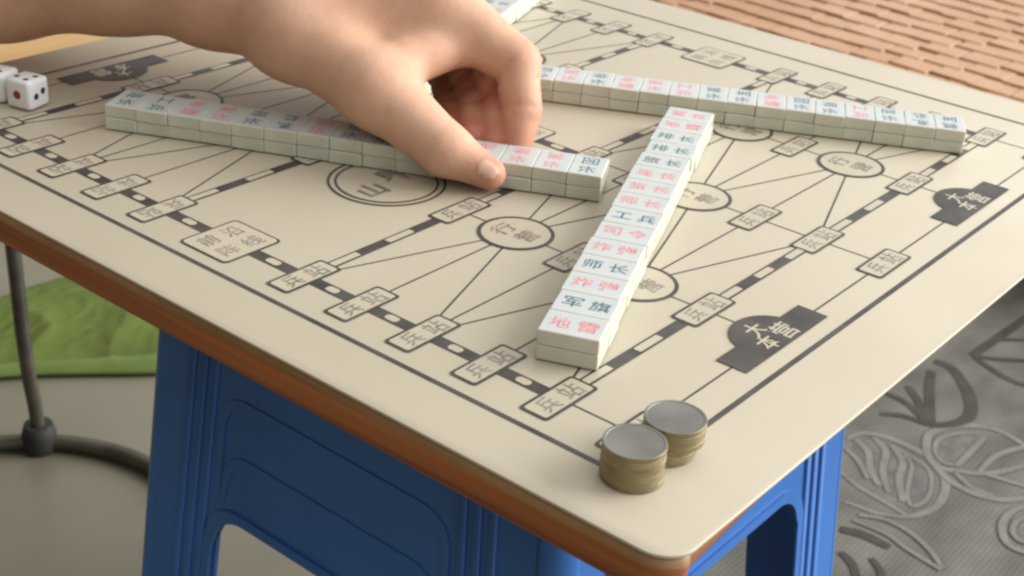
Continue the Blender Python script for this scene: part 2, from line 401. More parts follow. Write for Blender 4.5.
die('die', (.80, 12.74), math.radians(22), 'white die cut off by the left side of the photo, behind the other die',
    [('z', [(-.4, -.4), (.4, .4), (0, 0)], 'pip_dark', .2), ('-x', [(-.4, -.4), (.4, .4)], 'pip_red', .22), ('-y', [(0, 0)], 'pip_red', .3)])

# ------------------------------------------------------------------ person: one continuous arm and hand
J = {
 'F0':(-1.740,21.261,1.122),
 'F1':(0.428,16.585,1.165),
 'F2':(1.782,13.996,1.529),
 'F3':(2.668,12.149,1.823),
 'W':(3.222,10.427,1.748),
 'G0':(-1.292,22.398,1.187),
 'G1':(0.968,17.581,1.207),
 'G2':(2.385,14.911,1.572),
 'G3':(3.304,12.995,1.836),
 'V':(3.848,11.208,1.887),
 'TC':(3.394,8.813,1.536),
 'TM':(3.411,7.104,1.081),
 'TI':(3.515,5.798,0.512),
 'TT':(3.745,5.150,0.281),
 'IM':(4.948,7.489,2.059),
 'IP':(5.278,6.013,1.378),
 'ID':(5.079,5.683,0.789),
 'IT':(4.810,5.538,0.311),
 'MM':(5.388,8.209,2.166),
 'MP':(5.611,6.749,1.228),
 'MD':(5.230,6.227,0.680),
 'MT':(4.683,5.841,0.317),
 'RM':(5.704,8.909,2.057),
 'RP':(5.764,7.400,1.029),
 'RD':(5.256,6.766,0.588),
 'RT':(4.547,6.180,0.331),
 'PM':(5.848,9.577,1.755),
 'PP':(5.816,7.981,0.700),
 'PD':(5.397,7.378,0.434),
 'PT':(4.621,6.646,0.337),
 'WB':(4.048,7.075,1.378),
 'WC':(4.791,6.871,1.524),
}
def build_arm():
    P = {k: np.array(v, np.float32) for k, v in J.items()}
    prims = []                              # (a, b, ra, rb, group)
    def chain(g, *seq):
        for (a, ra), (b, rb) in zip(seq, seq[1:]): prims.append((P[a], P[b], ra, rb, g))
    chain('arm', ('F0', 1.25), ('F1', 1.12), ('F2', 1.0), ('F3', .90), ('W', .70))
    chain('arm', ('G0', 1.25), ('G1', 1.12), ('G2', 1.0), ('G3', .90), ('V', .70))
    chain('palm', ('W', .68), ('IM', .56)); chain('palm', ('V', .68), ('MM', .52)); chain('palm', ('V', .62), ('RM', .5)); chain('palm', ('V', .6), ('PM', .45))
    chain('palm', ('W', .64), ('TC', .62), ('TM', .54)); chain('palm', ('IM', .5), ('MM', .5), ('RM', .48), ('PM', .42))
    chain('palm', ('WB', .36), ('WC', .34)); chain('palm', ('TC', .58), ('IM', .52))
    chain('thumb', ('TM', .54), ('TI', .375), ('TT', .235))
    chain('index', ('IM', .56), ('IP', .375), ('ID', .295), ('IT', .245))
    chain('middle', ('MM', .50), ('MP', .36), ('MD', .30), ('MT', .25))
    chain('ring', ('RM', .47), ('RP', .34), ('RD', .285), ('RT', .24))
    chain('little', ('PM', .42), ('PP', .29), ('PD', .245), ('PT', .205))
    # grid in a frame that runs along the arm
    e1 = P['F2'] - P['IM']; e1[2] = 0; e1 /= np.linalg.norm(e1); e3 = np.array([0, 0, 1], np.float32); e2 = np.cross(e3, e1)
    Fm = np.stack([e1, e2, e3]).astype(np.float32)
    o0 = P['IP']
    loc = {k: Fm @ (v - o0) for k, v in P.items()}
    A = np.array(list(loc.values())); lo = A.min(0) - 1.5; hi = A.max(0) + 1.5
    h = .042
    n = np.ceil((hi - lo) / h).astype(int)
    ax = [lo[i] + h * np.arange(n[i], dtype=np.float32) for i in range(3)]
    def field(gs, kk):
        D = np.full(n, .8, np.float32)
        for a, b, ra, rb, g in prims:
            if g not in gs: continue
            a = Fm @ (a - o0); b = Fm @ (b - o0); m = max(ra, rb) + .75
            i0 = np.clip(((np.minimum(a, b) - m - lo) / h).astype(int), 0, n); i1 = np.clip(((np.maximum(a, b) + m - lo) / h).astype(int) + 1, 0, n)
            xs = ax[0][i0[0]:i1[0], None, None]; ys = ax[1][None, i0[1]:i1[1], None]; zs = ax[2][None, None, i0[2]:i1[2]]
            ba = b - a; L2 = float(ba @ ba)
            t = np.clip(((xs - a[0]) * ba[0] + (ys - a[1]) * ba[1] + (zs - a[2]) * ba[2]) / L2, 0, 1)
            d = np.sqrt((xs - a[0] - t * ba[0]) ** 2 + (ys - a[1] - t * ba[1]) ** 2 + (zs - a[2] - t * ba[2]) ** 2) - (ra + (rb - ra) * t)
            sl = D[i0[0]:i1[0], i0[1]:i1[1], i0[2]:i1[2]]
            hh = np.maximum(kk - np.abs(sl - d), 0) / kk
            sl[...] = np.minimum(sl, d) - hh * hh * kk * .25
        return D
    def smin(a, b, k):
        hh = np.maximum(k - np.abs(a - b), 0) / k
        return np.minimum(a, b) - hh * hh * k * .25
    D = field(('arm', 'palm'), .42)
    fing = None
    for g in ('index', 'middle', 'ring', 'little'):
        d = field((g,), .07)
        fing = d if fing is None else smin(fing, d, .05)
    D = smin(D, fing, .2); D = smin(D, field(('thumb',), .14), .25)
    # flexion creases on the finger joints
    def crease(j, a, b, depth, w, palm, off=0.):
        c = Fm @ (P[j] - o0); t = Fm @ (P[b] - P[a]); t = t / np.linalg.norm(t); c = c + t * off; pv = Fm @ np.array(palm, np.float32); pv /= np.linalg.norm(pv); m = .6
        i0 = np.clip(((c - m - lo) / h).astype(int), 0, n); i1 = np.clip(((c + m - lo) / h).astype(int) + 1, 0, n)
        xs = ax[0][i0[0]:i1[0], None, None] - c[0]; ys = ax[1][None, i0[1]:i1[1], None] - c[1]; zs = ax[2][None, None, i0[2]:i1[2]] - c[2]
        s = (xs * t[0] + ys * t[1] + zs * t[2]); r = xs * pv[0] + ys * pv[1] + zs * pv[2]
        D[i0[0]:i1[0], i0[1]:i1[1], i0[2]:i1[2]] += depth * np.exp(-(s / w) ** 2) * np.clip(r * 6, 0, 1)
    pal = (-.8, -.45, -.1)
    for f_ in 'IMR':
        crease(f_ + 'D', f_ + 'P', f_ + 'T', .035, .035, pal); crease(f_ + 'P', f_ + 'M', f_ + 'D', .04, .045, (-.6, -.3, -.7))
    for off in (-.13, -.03, .07): crease('TI', 'TM', 'TT', .014, .032, NAIL_N, off)
    for off in (-.10, .0, .10): crease('IP', 'IM', 'ID', .012, .034, (.5, .2, .9), off)
    for off in (-.04, .06): crease('ID', 'IP', 'IT', .010, .03, (.9, .2, .3), off)
    # nail groove on the thumb
    nc = P['TT'] + np.array(NAIL_OFF, np.float32); nt = P['TT'] - P['TI']; nt /= np.linalg.norm(nt)
    nn = np.array(NAIL_N, np.float32); nn -= nt * (nn @ nt); nn /= np.linalg.norm(nn); nb = np.cross(nn, nt)
    # surface nets
    S = D < 0
    corners = [(i, j, k) for i in (0, 1) for j in (0, 1) for k in (0, 1)]
    nx, ny, nz = n - 1
    cnt = np.zeros((nx, ny, nz), np.int8)
    for i, j, k in corners: cnt += S[i:i + nx, j:j + ny, k:k + nz]
    cells = np.argwhere((cnt > 0) & (cnt < 8)); idx = -np.ones((nx, ny, nz), np.int32); idx[tuple(cells.T)] = np.arange(len(cells))
    acc = np.zeros((len(cells), 3)); num = np.zeros(len(cells))
    vals = {c: D[cells[:, 0] + c[0], cells[:, 1] + c[1], cells[:, 2] + c[2]] for c in corners}
    for c in corners:
        for axn in range(3):
            if c[axn] == 0:
                e = list(c); e[axn] = 1; e = tuple(e); v0, v1 = vals[c], vals[e]; msk = (v0 < 0) != (v1 < 0)
                t = np.where(msk, v0 / np.where(msk, v0 - v1, 1), 0); p = np.tile(np.array(c, float), (len(cells), 1)); p[:, axn] += t
                acc[msk] += p[msk]; num[msk] += 1
    V = lo + h * (cells + acc / num[:, None])
    quads = []
    for axn in range(3):
        b, c = (axn + 1) % 3, (axn + 2) % 3
        s0 = [slice(0, -1)] * 3; s1 = [slice(0, -1)] * 3; s1[axn] = slice(1, None)
        E0 = S[tuple(slice(0, n[q] - 1) if q == axn else slice(1, n[q] - 1) for q in range(3))]
        E1 = S[tuple(slice(1, n[q]) if q == axn else slice(1, n[q] - 1) for q in range(3))]
        for sgn, msk in ((1, E0 & ~E1), (-1, ~E0 & E1)):
            q = np.argwhere(msk)
            for q_ in range(3):
                if q_ != axn: q[:, q_] += 1
            def cell(db, dc):
                r = q.copy(); r[:, b] += db; r[:, c] += dc; return idx[tuple(r.T)]
            f = np.stack([cell(-1, -1), cell(0, -1), cell(0, 0), cell(-1, 0)], 1)
            quads.append(f if sgn > 0 else f[:, ::-1])
    Q = np.concatenate(quads)
    W = V @ Fm + o0
    # light smoothing
    for _ in range(3):
        ac = np.zeros_like(W); nm = np.zeros(len(W))
        for i in range(4):
            np.add.at(ac, Q[:, i], W[Q[:, (i + 1) % 4]]); np.add.at(nm, Q[:, i], 1)
        W = W * .5 + .5 * ac / nm[:, None]
    # nail: raise a rounded plate out of the same surface
    r = W - nc; s = r @ nt / .15; b_ = r @ nb / .12; dd = (np.abs(s) ** 3 + np.abs(b_) ** 3) ** (1 / 3)
    front = (W - P['TT']) @ nn > 0.02
    ins = front & (dd < 1)
    W = W + np.where(ins, .007, 0)[:, None] * nn - np.where(front & (dd >= 1) & (dd < 1.25), .008, 0)[:, None] * nn
    me = bpy.data.meshes.new('person'); me.from_pydata((W * U).tolist(), [], Q.tolist())
    fl_ = np.zeros(len(W))  # redness at tips and joints; on inner fingers also painted hollow shade
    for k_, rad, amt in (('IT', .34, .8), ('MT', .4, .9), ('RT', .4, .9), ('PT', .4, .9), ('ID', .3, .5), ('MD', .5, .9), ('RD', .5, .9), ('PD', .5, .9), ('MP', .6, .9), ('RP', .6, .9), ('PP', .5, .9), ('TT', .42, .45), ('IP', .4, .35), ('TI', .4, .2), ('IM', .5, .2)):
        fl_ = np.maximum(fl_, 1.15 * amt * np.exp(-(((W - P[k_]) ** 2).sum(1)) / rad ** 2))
    at = me.attributes.new('flush_shade', 'FLOAT', 'POINT'); at.data.foreach_set('value', np.clip(fl_, 0, 1).astype(np.float32))
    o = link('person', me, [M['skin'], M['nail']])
    fi = ins[Q].sum(1) >= 3
    mi = np.where(fi, 1, 0).astype(np.int32); me.polygons.foreach_set('material_index', mi); me.polygons.foreach_set('use_smooth', np.ones(len(Q), bool))
    me.update()
    return o
NAIL_OFF = (-.10, -.05, .10); NAIL_N = (-.75, -.45, .6)
tag(build_arm(), 'bare forearm and hand of a person gripping white tiles between thumb and fingers', 'person')

# ------------------------------------------------------------------ blue plastic stool
SCX, SCY, Z0, ZF = 5.58, 5.86, -.512, -15.3
def wd(z): return 4.0 + .075 * (Z0 - z)
stool = empty('plastic_stool', (SCX * U, SCY * U, ZF * U))
tag(stool, 'blue plastic square stool with ribbed legs and arched side openings holding the game board', 'stool')
def sp(k, s, z, out=0.):                   # point on side k: s along the side, height z, out = outward offset
    w = wd(z) + out; a = k * PI / 2; x, y = s, -w
    return ((x * math.cos(a) - y * math.sin(a)) * U, (x * math.sin(a) + y * math.cos(a)) * U, (z - ZF) * U)
CR = .42
def side_strip(bm, k, polys, th, out=0.):
    for poly in polys:
        f = [bm.verts.new(sp(k, s, z, out)) for s, z in poly]; b = [bm.verts.new(sp(k, s, z, out - th)) for s, z in poly]; n = len(poly)
        bm.faces.new(f); bm.faces.new(b[::-1])
        for i in range(n): bm.faces.new((f[i], b[i], b[(i + 1) % n], f[(i + 1) % n]))
OPT = -5.85; LEGW = 1.95
def opening(inset=0.):                      # outline of the arched opening from right foot to left foot
    pts = []
    def half(z): return wd(z) - LEGW + inset
    r = .7
    for k in range(9):
        a = PI / 2 * k / 8; z = OPT + inset - r + r * math.sin(a); pts.append((half(OPT) - r + r * math.cos(a) if k else half(z), z))
    right = [(half(ZF), ZF), (half(-10.), -10.)] + pts
    left = [(-s, z) for s, z in right[::-1]]
    return right + left
for k in range(4):
    OPT = (-5.5, -5.85)[k % 2]
    bm = bmesh.new()
    outer = [(wd(ZF) - CR, ZF), (wd(Z0 - .3) - CR, Z0 - .3), (-(wd(Z0 - .3) - CR), Z0 - .3), (-(wd(ZF) - CR), ZF)]
    op = opening()
    poly = outer + op[::-1]
    f = [bm.verts.new(sp(k, s, z)) for s, z in poly]; b = [bm.verts.new(sp(k, s, z, -.11)) for s, z in poly]; n = len(poly)
    ff = [bm.faces.new(f), bm.faces.new(b[::-1])]
    for i in range(n): bm.faces.new((f[i], b[i], b[(i + 1) % n], f[(i + 1) % n]))
    bmesh.ops.triangulate(bm, faces=ff)
    bmesh.ops.recalc_face_normals(bm, faces=bm.faces)
    pan = from_bm('side_panel', bm, [M['blue']], stool)
    # vertical ribs on both legs of the side, and the raised rims round the panel
    for sg in (1, -1):
        for off in (1.15, 1.42, 1.68):
            bm = bmesh.new(); zs = [Z0 - .35, -4, -8, -12, ZF + .02]
            for i in range(len(zs) - 1):
                q = [(sg * (wd(z) - o2), z) for z, o2 in ((zs[i], off - .075), (zs[i], off + .075), (zs[i + 1], off + .075), (zs[i + 1], off - .075))]
                side_strip(bm, k, [q if sg < 0 else q[::-1]], .13, .055)
            bmesh.ops.remove_doubles(bm, verts=bm.verts, dist=1e-6); bmesh.ops.recalc_face_normals(bm, faces=bm.faces)
            bevel(from_bm('rib', bm, [M['blue']], pan), .0012, 3)
    bm = bmesh.new(); o1, o2 = opening(0.0), opening(.17)
    polys = []
    for i in range(len(o1) - 1): polys.append([o1[i], o2[i], o2[i + 1], o1[i + 1]])
    side_strip(bm, k, polys, .15, .05); bmesh.ops.remove_doubles(bm, verts=bm.verts, dist=1e-6); bmesh.ops.recalc_face_normals(bm, faces=bm.faces)
    from_bm('opening_rim', bm, [M['blue']], pan)
    for zt, ins in ((-3.75, .02), (-4.75, .2)) if k % 2 else ():
        bm = bmesh.new()
        def arch(inset):
            hw = wd(zt) - LEGW - ins + inset; r = .55; pts = []
            for q in range(7):
                a = PI / 2 * q / 6; pts.append((hw - r + r * math.cos(a), zt + inset - r + r * math.sin(a)))
            pts = [(hw + .08, OPT + .2)] + pts
            return pts + [(-s, z) for s, z in pts[::-1]]
        o1, o2 = arch(0), arch(.12)
        side_strip(bm, k, [[o1[i], o2[i], o2[i + 1], o1[i + 1]] for i in range(len(o1) - 1)], .1, .025); bmesh.ops.remove_doubles(bm, verts=bm.verts, dist=1e-6); bmesh.ops.recalc_face_normals(bm, faces=bm.faces)
        from_bm('panel_moulding', bm, [M['blue']], pan)
    # rounded corner leg
    bm = bmesh.new(); rows = []
    for z in (Z0 - .3, -4, -8, -12, ZF):
        w = wd(z) - CR; a0 = k * PI / 2 - PI / 2; ro = []
        for rr in (CR, CR - .11):
            for q in range(9):
                a = a0 + PI / 2 * q / 8
                c0 = (w, -w); ca, sa = math.cos(k * PI / 2), math.sin(k * PI / 2)
                ro.append(((c0[0] * ca - c0[1] * sa + rr * math.cos(a)) * U, (c0[0] * sa + c0[1] * ca + rr * math.sin(a)) * U, (z - ZF) * U))
        ro = ro[:9] + ro[9:][::-1]; rows.append([bm.verts.new(p) for p in ro])
    for i in range(len(rows) - 1):
        for q in range(18): 
            f = bm.faces.new((rows[i][q], rows[i][(q + 1) % 18], rows[i + 1][(q + 1) % 18], rows[i + 1][q])); f.smooth = True
    bm.faces.new(rows[0]); bm.faces.new(rows[-1]); bmesh.ops.recalc_face_normals(bm, faces=bm.faces)
    from_bm('leg', bm, [M['blue']], stool)
bm = bmesh.new(); w = wd(Z0 - .3) + .06
prism(bm, [(x * U, y * U) for x, y in rrect(0, 0, w, w, .5, 6)], (Z0 - .3 - ZF) * U, (Z0 - .002 - ZF) * U)
bevel(from_bm('seat', bm, [M['blue']], stool), .003, 3, 40)

# ------------------------------------------------------------------ floor, rug
def plane(name, x0, x1, y0, y1, z, m):
    bm = bmesh.new(); bm.faces.new([bm.verts.new((x * U, y * U, 0)) for x, y in ((x0, y0), (x1, y0), (x1, y1), (x0, y1))])
    return from_bm(name, bm, [m], None, (0, 0, z * U))
fl = plane('floor', -150, 260, -150, 260, ZF, M['floor']); tag(fl, 'beige stone floor', kind='structure')
# grout lines of the floor as thin sheets inside the material
nt = M['floor'].node_tree; b = nt.nodes['Principled BSDF']; src = b.inputs['Base Color'].links[0].from_socket
tc = nt.nodes.new('ShaderNodeTexCoord'); br = nt.nodes.new('ShaderNodeTexBrick'); br.offset = 0; br.inputs['Scale'].default_value = 1
br.inputs['Brick Width'].default_value = .6; br.inputs['Row Height'].default_value = .6; br.inputs['Mortar Size'].default_value = .003
nt.links.new(tc.outputs['Object'], br.inputs['Vector']); mx = nt.nodes.new('ShaderNodeMix'); mx.data_type = 'RGBA'
nt.links.new(br.outputs['Fac'], mx.inputs['Factor']); nt.links.new(src, mx.inputs[6]); mx.inputs[7].default_value = (.16, .15, .108, 1); nt.links.new(mx.outputs[2], b.inputs['Base Color'])

RZ = ZF + .3
bm = bmesh.new(); prism(bm, [(x * U, y * U) for x, y in rrect(24, -8.5, 16, 18.0, .4)], 0, .3 * U, 0)
def leaf(cx, cy, L, Wd, ang, mi, nv, lw, fill=None, zb=.3):
    ca, sa = math.cos(ang), math.sin(ang)
    def pt(s, t): return (cx + s * ca - t * sa, cy + s * sa + t * ca)
    def prof(s): return Wd * math.sin(PI * min(max(s, 0), 1) ** .8) ** .75
    zz = [zb + .012 + random.uniform(0, .004)]
    def strip(pts, w):
        zz[0] += .0007; z = zz[0]
        P_ = [Vector((p[0], p[1], 0)) for p in pts]; L_, R_ = [], []
        for i, p in enumerate(P_):
            t = (P_[min(i + 1, len(P_) - 1)] - P_[max(i - 1, 0)]); t.normalize(); nrm = Vector((-t.y, t.x, 0)); ww = w * (1 if not isinstance(w, list) else 1)
            L_.append(bm.verts.new(((p + nrm * ww / 2).x * U, (p + nrm * ww / 2).y * U, z * U))); R_.append(bm.verts.new(((p - nrm * ww / 2).x * U, (p - nrm * ww / 2).y * U, z * U)))
        for i in range(len(P_) - 1):
            f = bm.faces.new((R_[i], R_[i + 1], L_[i + 1], L_[i])); f.material_index = mi
    N_ = 18
    if fill is not None:
        o = [pt(L * i / N_, prof(i / N_)) for i in range(N_ + 1)] + [pt(L * i / N_, -prof(i / N_)) for i in range(N_ - 1, 0, -1)]
        f = bm.faces.new([bm.verts.new((x * U, y * U, (zb + .006 + random.uniform(0, .004)) * U)) for x, y in o]); f.material_index = fill
    strip([pt(L * i / N_, prof(i / N_)) for i in range(N_ + 1)], lw); strip([pt(L * i / N_, -prof(i / N_)) for i in range(N_ + 1)], lw)
    strip([pt(-L * .18, .06 * L), pt(L * .3, 0), pt(L * .6, -.03 * L), pt(L, 0)], lw * .9)
    for k in range(nv):
        s0 = .08 + .72 * k / nv; s1 = min(s0 + .26, .97)
        for sg in (1, -1):
            e = sg * prof(s1) * .96
            strip([pt(L * (s0 + (s1 - s0) * q), e * (q ** .8) + .10 * Wd * math.sin(PI * 2 * q) * sg) for q in [i / 8 for i in range(9)]], lw * .7)
random.seed(11)
LEAVES = []
STROKES = [
 ('l',0.3,[(24.59, 7.28), (25.25, 7.1), (25.58, 6.54), (25.64, 5.76), (25.49, 4.99), (25.01, 4.34), (24.33, 3.94), (23.47, 3.75), (22.76, 3.85), (22.21, 4.11)]),
 ('l',0.22,[(22.88, 6.6), (22.56, 5.84), (22.45, 5.21), (22.35, 4.68), (22.21, 4.11)]),
 ('l',0.18,[(21.55, 5.81), (21.66, 5.39), (21.74, 4.86), (22.17, 4.09)]),
 ('l',0.16,[(25.27, 6.14), (25.16, 5.44), (24.91, 4.78), (24.33, 4.37), (23.43, 4.11), (22.79, 4.24), (23.08, 4.56), (23.84, 4.87), (24.73, 5.19), (25.1, 5.61)]),
 ('l',0.26,[(24.8, 7.08), (24.45, 6.49), (23.61, 5.98), (23.01, 5.39)]),
 ('l',0.26,[(25.29, 6.71), (24.85, 6.09), (23.8, 5.68), (22.91, 5.05)]),
 ('l',0.26,[(25.3, 6.1), (24.68, 5.46), (23.77, 5.15), (22.78, 4.56)]),
 ('l',0.2,[(24.1, 7.08), (23.79, 6.47), (23.11, 5.83)]),
 ('l',0.3,[(25.32, 4.14), (25.23, 4.68), (25.76, 5.18), (26.6, 5.52), (27.23, 5.43), (27.96, 4.99), (28.43, 4.38), (28.5, 3.81), (28.26, 3.03)]),
 ('l',0.3,[(25.32, 4.82), (24.81, 4.11), (24.66, 3.38), (24.81, 2.7), (25.15, 2.29), (25.83, 1.82)]),
 ('l',0.18,[(25.65, 4.26), (25.55, 4.58), (25.95, 4.99), (26.64, 5.19), (27.38, 4.94), (27.87, 4.45)]),
 ('l',0.26,[(25.36, 4.26), (25.68, 3.62), (26.28, 3.11), (27.62, 2.5)]),
 ('l',0.24,[(25.62, 4.18), (26.53, 4.18), (27.79, 4.21)]),
 ('l',0.24,[(25.81, 3.54), (26.88, 3.55), (27.72, 3.31), (28.55, 2.85)]),
 ('l',0.22,[(25.86, 3.42), (25.99, 2.81), (26.18, 1.96)]),
 ('l',0.2,[(25.28, 4.07), (24.91, 3.39), (24.96, 2.76)]),
 ('d',0.5,[(31.2, 7.39), (31.17, 6.77), (30.5, 6.06), (29.65, 5.44), (28.63, 5.06), (27.71, 5.3), (27.22, 5.78)]),
 ('d',0.4,[(30.51, 7.17), (29.17, 6.64), (27.44, 5.79)]),
 ('d',0.36,[(28.98, 7.31), (28.13, 6.48), (27.22, 5.78)]),
 ('d',0.32,[(28.03, 7.64), (27.91, 6.81), (27.22, 5.78)]),
 ('d',0.3,[(26.71, 7.19), (27.14, 6.54), (27.19, 5.77)]),
 ('d',0.42,[(32.53, 6.61), (34.35, 6.46), (37.03, 6.29)]),
 ('d',0.3,[(32.53, 6.56), (32.97, 5.8), (33.66, 4.99)]),
 ('d',0.32,[(32.45, 6.48), (32.02, 5.52), (31.86, 4.78), (32.04, 4.18)]),
 ('d',0.22,[(34.29, 6.38), (34.72, 6.0), (35.12, 5.55)]),
 ('l',0.2,[(21.26, 5.18), (21.59, 4.6), (21.58, 3.86), (21.22, 3.06), (20.67, 2.41)]),
 ('l',0.2,[(20.94, 5.21), (21.02, 4.23), (20.8, 3.49), (20.58, 2.42)]),
 ('d',0.4,[(20.3, 5.26), (20.53, 4.63), (20.51, 3.89)]),
 ('d',0.3,[(19.37, 4.77), (19.12, 4.29), (18.54, 3.81)]),
 ('d',0.25,[(19.72, 4.04), (19.41, 3.62), (18.99, 3.33)]),
 ('l',0.26,[(25.34, 1.64), (24.78, 2.0), (24.12, 2.06), (23.49, 1.9), (22.99, 1.52), (22.96, 1.08), (23.14, 0.8)]),
 ('l',0.18,[(24.9, 1.47), (24.26, 1.76), (23.64, 1.65), (23.38, 1.32), (23.55, 0.96)]),
]
FILLS = [
  [(25.27, 6.14), (25.16, 5.44), (24.91, 4.78), (24.33, 4.37), (23.43, 4.11), (22.79, 4.24), (22.82, 4.62), (23.0, 5.29), (23.79, 6.47), (24.8, 7.08)] ,
  [(25.95, 4.99), (26.64, 5.19), (27.38, 4.94), (27.87, 4.45), (26.53, 4.18), (25.65, 4.26), (25.55, 4.58)] ,
]
def smooth(p, closed=False):
    P_ = [Vector((x, y, 0)) for x, y in p]; out = []; n = len(P_)
    for i in range(n if closed else n - 1):
        g = (lambda k: P_[k % n]) if closed else (lambda k: P_[max(0, min(n - 1, k))])
        a, b_, c, d = g(i - 1), g(i), g(i + 1), g(i + 2)
        for t in (0, .25, .5, .75): out.append(.5 * (2 * b_ + (c - a) * t + (2 * a - 5 * b_ + 4 * c - d) * t * t + (3 * b_ - a - 3 * c + d) * t ** 3))
    if not closed: out.append(P_[-1])
    return out
zs_ = .31
def ribbon(pts, w, mi):                     # a raised band with a thin dark edge on both sides
    global zs_
    for ww, m_, up in (((w + .09, 4, 0), (w, mi, .004)) if mi == 1 else ((w, mi, 0),)):
        L_, R_ = [], []
        for i, p in enumerate(pts):
            t = pts[min(i + 1, len(pts) - 1)] - pts[max(i - 1, 0)]; t.normalize(); nr = Vector((-t.y, t.x, 0))
            w2 = .85 * ww * (.75 + .25 * math.sin(PI * i / max(1, len(pts) - 1)))
            L_.append(bm.verts.new(((p + nr * w2 / 2) * U)[:2] + ((zs_ + up) * U,))); R_.append(bm.verts.new(((p - nr * w2 / 2) * U)[:2] + ((zs_ + up) * U,)))
        for i in range(len(pts) - 1): bm.faces.new((R_[i], R_[i + 1], L_[i + 1], L_[i])).material_index = m_
    zs_ += .0006
for p in FILLS:
    f = bm.faces.new([bm.verts.new((v.x * U, v.y * U, .306 * U)) for v in smooth(p, True)]); f.material_index = 3
    f.normal_update(); f.normal_flip() if f.normal.z < 0 else None
for k_, w_, p in STROKES: ribbon(smooth(p), w_, 1 if k_ == 'l' else 2)
taken = [(24, 5.5), (26.5, 3.5), (30, 6.5), (34, 6), (21, 4.5), (27, 7.5), (23, 1)]
for _ in range(400):
    x, y = random.uniform(10, 37), random.uniform(-24, 7)
    if all(math.hypot(x - a, y - b_) > 4.2 for a, b_ in taken):
        taken.append((x, y)); an = random.uniform(0, 6.28); L = random.uniform(3.6, 5)
        LEAVES.append((x - L / 2 * math.cos(an), y - L / 2 * math.sin(an), L, random.uniform(.9, 1.4), an, random.choice((1, 1, 2)), 4, .28, random.choice((3, None))))
for l in LEAVES: leaf(*l)
rug = from_bm('rug', bm, [M['rug'], M['leaf_light'], M['leaf_dark'], M['leaf_fill'], M['leaf_edge']], None, (0, 0, ZF * U + .0005))
tag(rug, 'grey woven rug with pale and dark leaf outlines beside the blue stool', 'rug')

# ------------------------------------------------------------------ floor mattress with a bamboo mat
bm = bmesh.new(); add_box(bm, 40.1 * U, 82 * U, -16 * U, 62 * U, 0, 5.6 * U)
ma = from_bm('floor_mattress', bm, [M['mattress']], None, (0, 0, ZF * U + .001)); bevel(ma, .025, 4)
tag(ma, 'low mattress on the floor under the reddish bamboo mat', 'mattress')
bm = bmesh.new(); zt = 0.
add_box(bm, 40.3 * U, 81.5 * U, -15.5 * U, 61.5 * U, 0, .175 * U, 1)
rnd = random.Random(5); px, py = 1.55, 1.75; i = 0; x = 40.3
while x < 80.5:
    y = -15.3 + (i % 2) * py / 2
    wave = rnd.uniform(-.05, .05)
    while y < 60:
        hx, hy = px * .52, py * .5; dz = rnd.uniform(.0, .03)
        cx, cy = x + px / 2 + rnd.uniform(-.035, .035) + .22 * math.sin(y * .55 + i * .35) + .09 * math.sin(y * 1.7 + i * 2), y + py / 2 + rnd.uniform(-.05, .05)
        tilt = rnd.uniform(.04, .06); roll = rnd.uniform(.0, .03); an = rnd.uniform(-.06, .06)
        pts = rrect(0, 0, hx, hy, .09, 2); n = len(pts); lo_, md, hi_ = [], [], []
        for (a, b_) in pts:
            def q(sc, z):
                xx, yy = a * sc, b_ * sc
                zz = z + dz - xx * tilt + yy * roll
                return ((cx + xx * math.cos(an) - yy * math.sin(an)) * U, (cy + xx * math.sin(an) + yy * math.cos(an)) * U, zz * U)
            lo_.append(bm.verts.new(q(1, .12))); md.append(bm.verts.new(q(1, .21))); hi_.append(bm.verts.new(q(.9, .24)))
        bm.faces.new(hi_)
        for k in range(n):
            for A1, B1 in ((lo_, md), (md, hi_)):
                f = bm.faces.new((A1[k], A1[(k + 1) % n], B1[(k + 1) % n], B1[k])); f.smooth = True
        y += py
    x += px; i += 1
bmat = from_bm('bamboo_mat', bm, [M['bamboo'], M['bamboo_cord']], None, (0, 0, (ZF + 5.6) * U + .002))
tag(bmat, 'reddish brown mat of rounded bamboo pieces in wavy rows beyond the board', 'mat')

# ------------------------------------------------------------------ round stool with ring base at the left
rx, ry, RR = 4.1, 20.48, 5.13
rs = empty('round_stool', (rx * U, ry * U, ZF * U))
tag(rs, 'round stool with pale wooden seat, dark metal legs and ring base behind the dice', 'stool')
bm = bmesh.new()
tube(bm, [(RR * math.cos(2 * PI * k / 72) * U, RR * math.sin(2 * PI * k / 72) * U, .25 * U) for k in range(72)], .23 * U, 10, True)
from_bm('base_ring', bm, [M['metal']], rs)
bm = bmesh.new(); prism(bm, [(5.75 * U * math.cos(2 * PI * k / 48), 5.75 * U * math.sin(2 * PI * k / 48)) for k in range(48)], (-3.8 - ZF) * U, (-3 - ZF) * U)
bevel(from_bm('seat', bm, [M['seatwood']], rs), .006, 4, 40)
for deg in (44, 150, 235):
    c, sn = math.cos(math.radians(deg)) * U, math.sin(math.radians(deg)) * U
    bm = bmesh.new(); pts = [(RR, .3), (RR - .02, .8), (RR - .12, 1.5), (RR - .42, 2.6), (RR - .62, 4.2), (RR - .7, 7), (RR - .72, 11.6)]
    tube(bm, [(r * c, r * sn, z * U) for r, z in pts], .2 * U, 10); lg = from_bm('leg', bm, [M['metal']], rs)
    bm = bmesh.new(); tube(bm, [(RR * c, RR * sn, z * U) for z in (.02, .1, .55, .85)], [.46 * U, .5 * U, .48 * U, .4 * U], 12)
    from_bm('leg_joint', bm, [M['rubber']], lg)

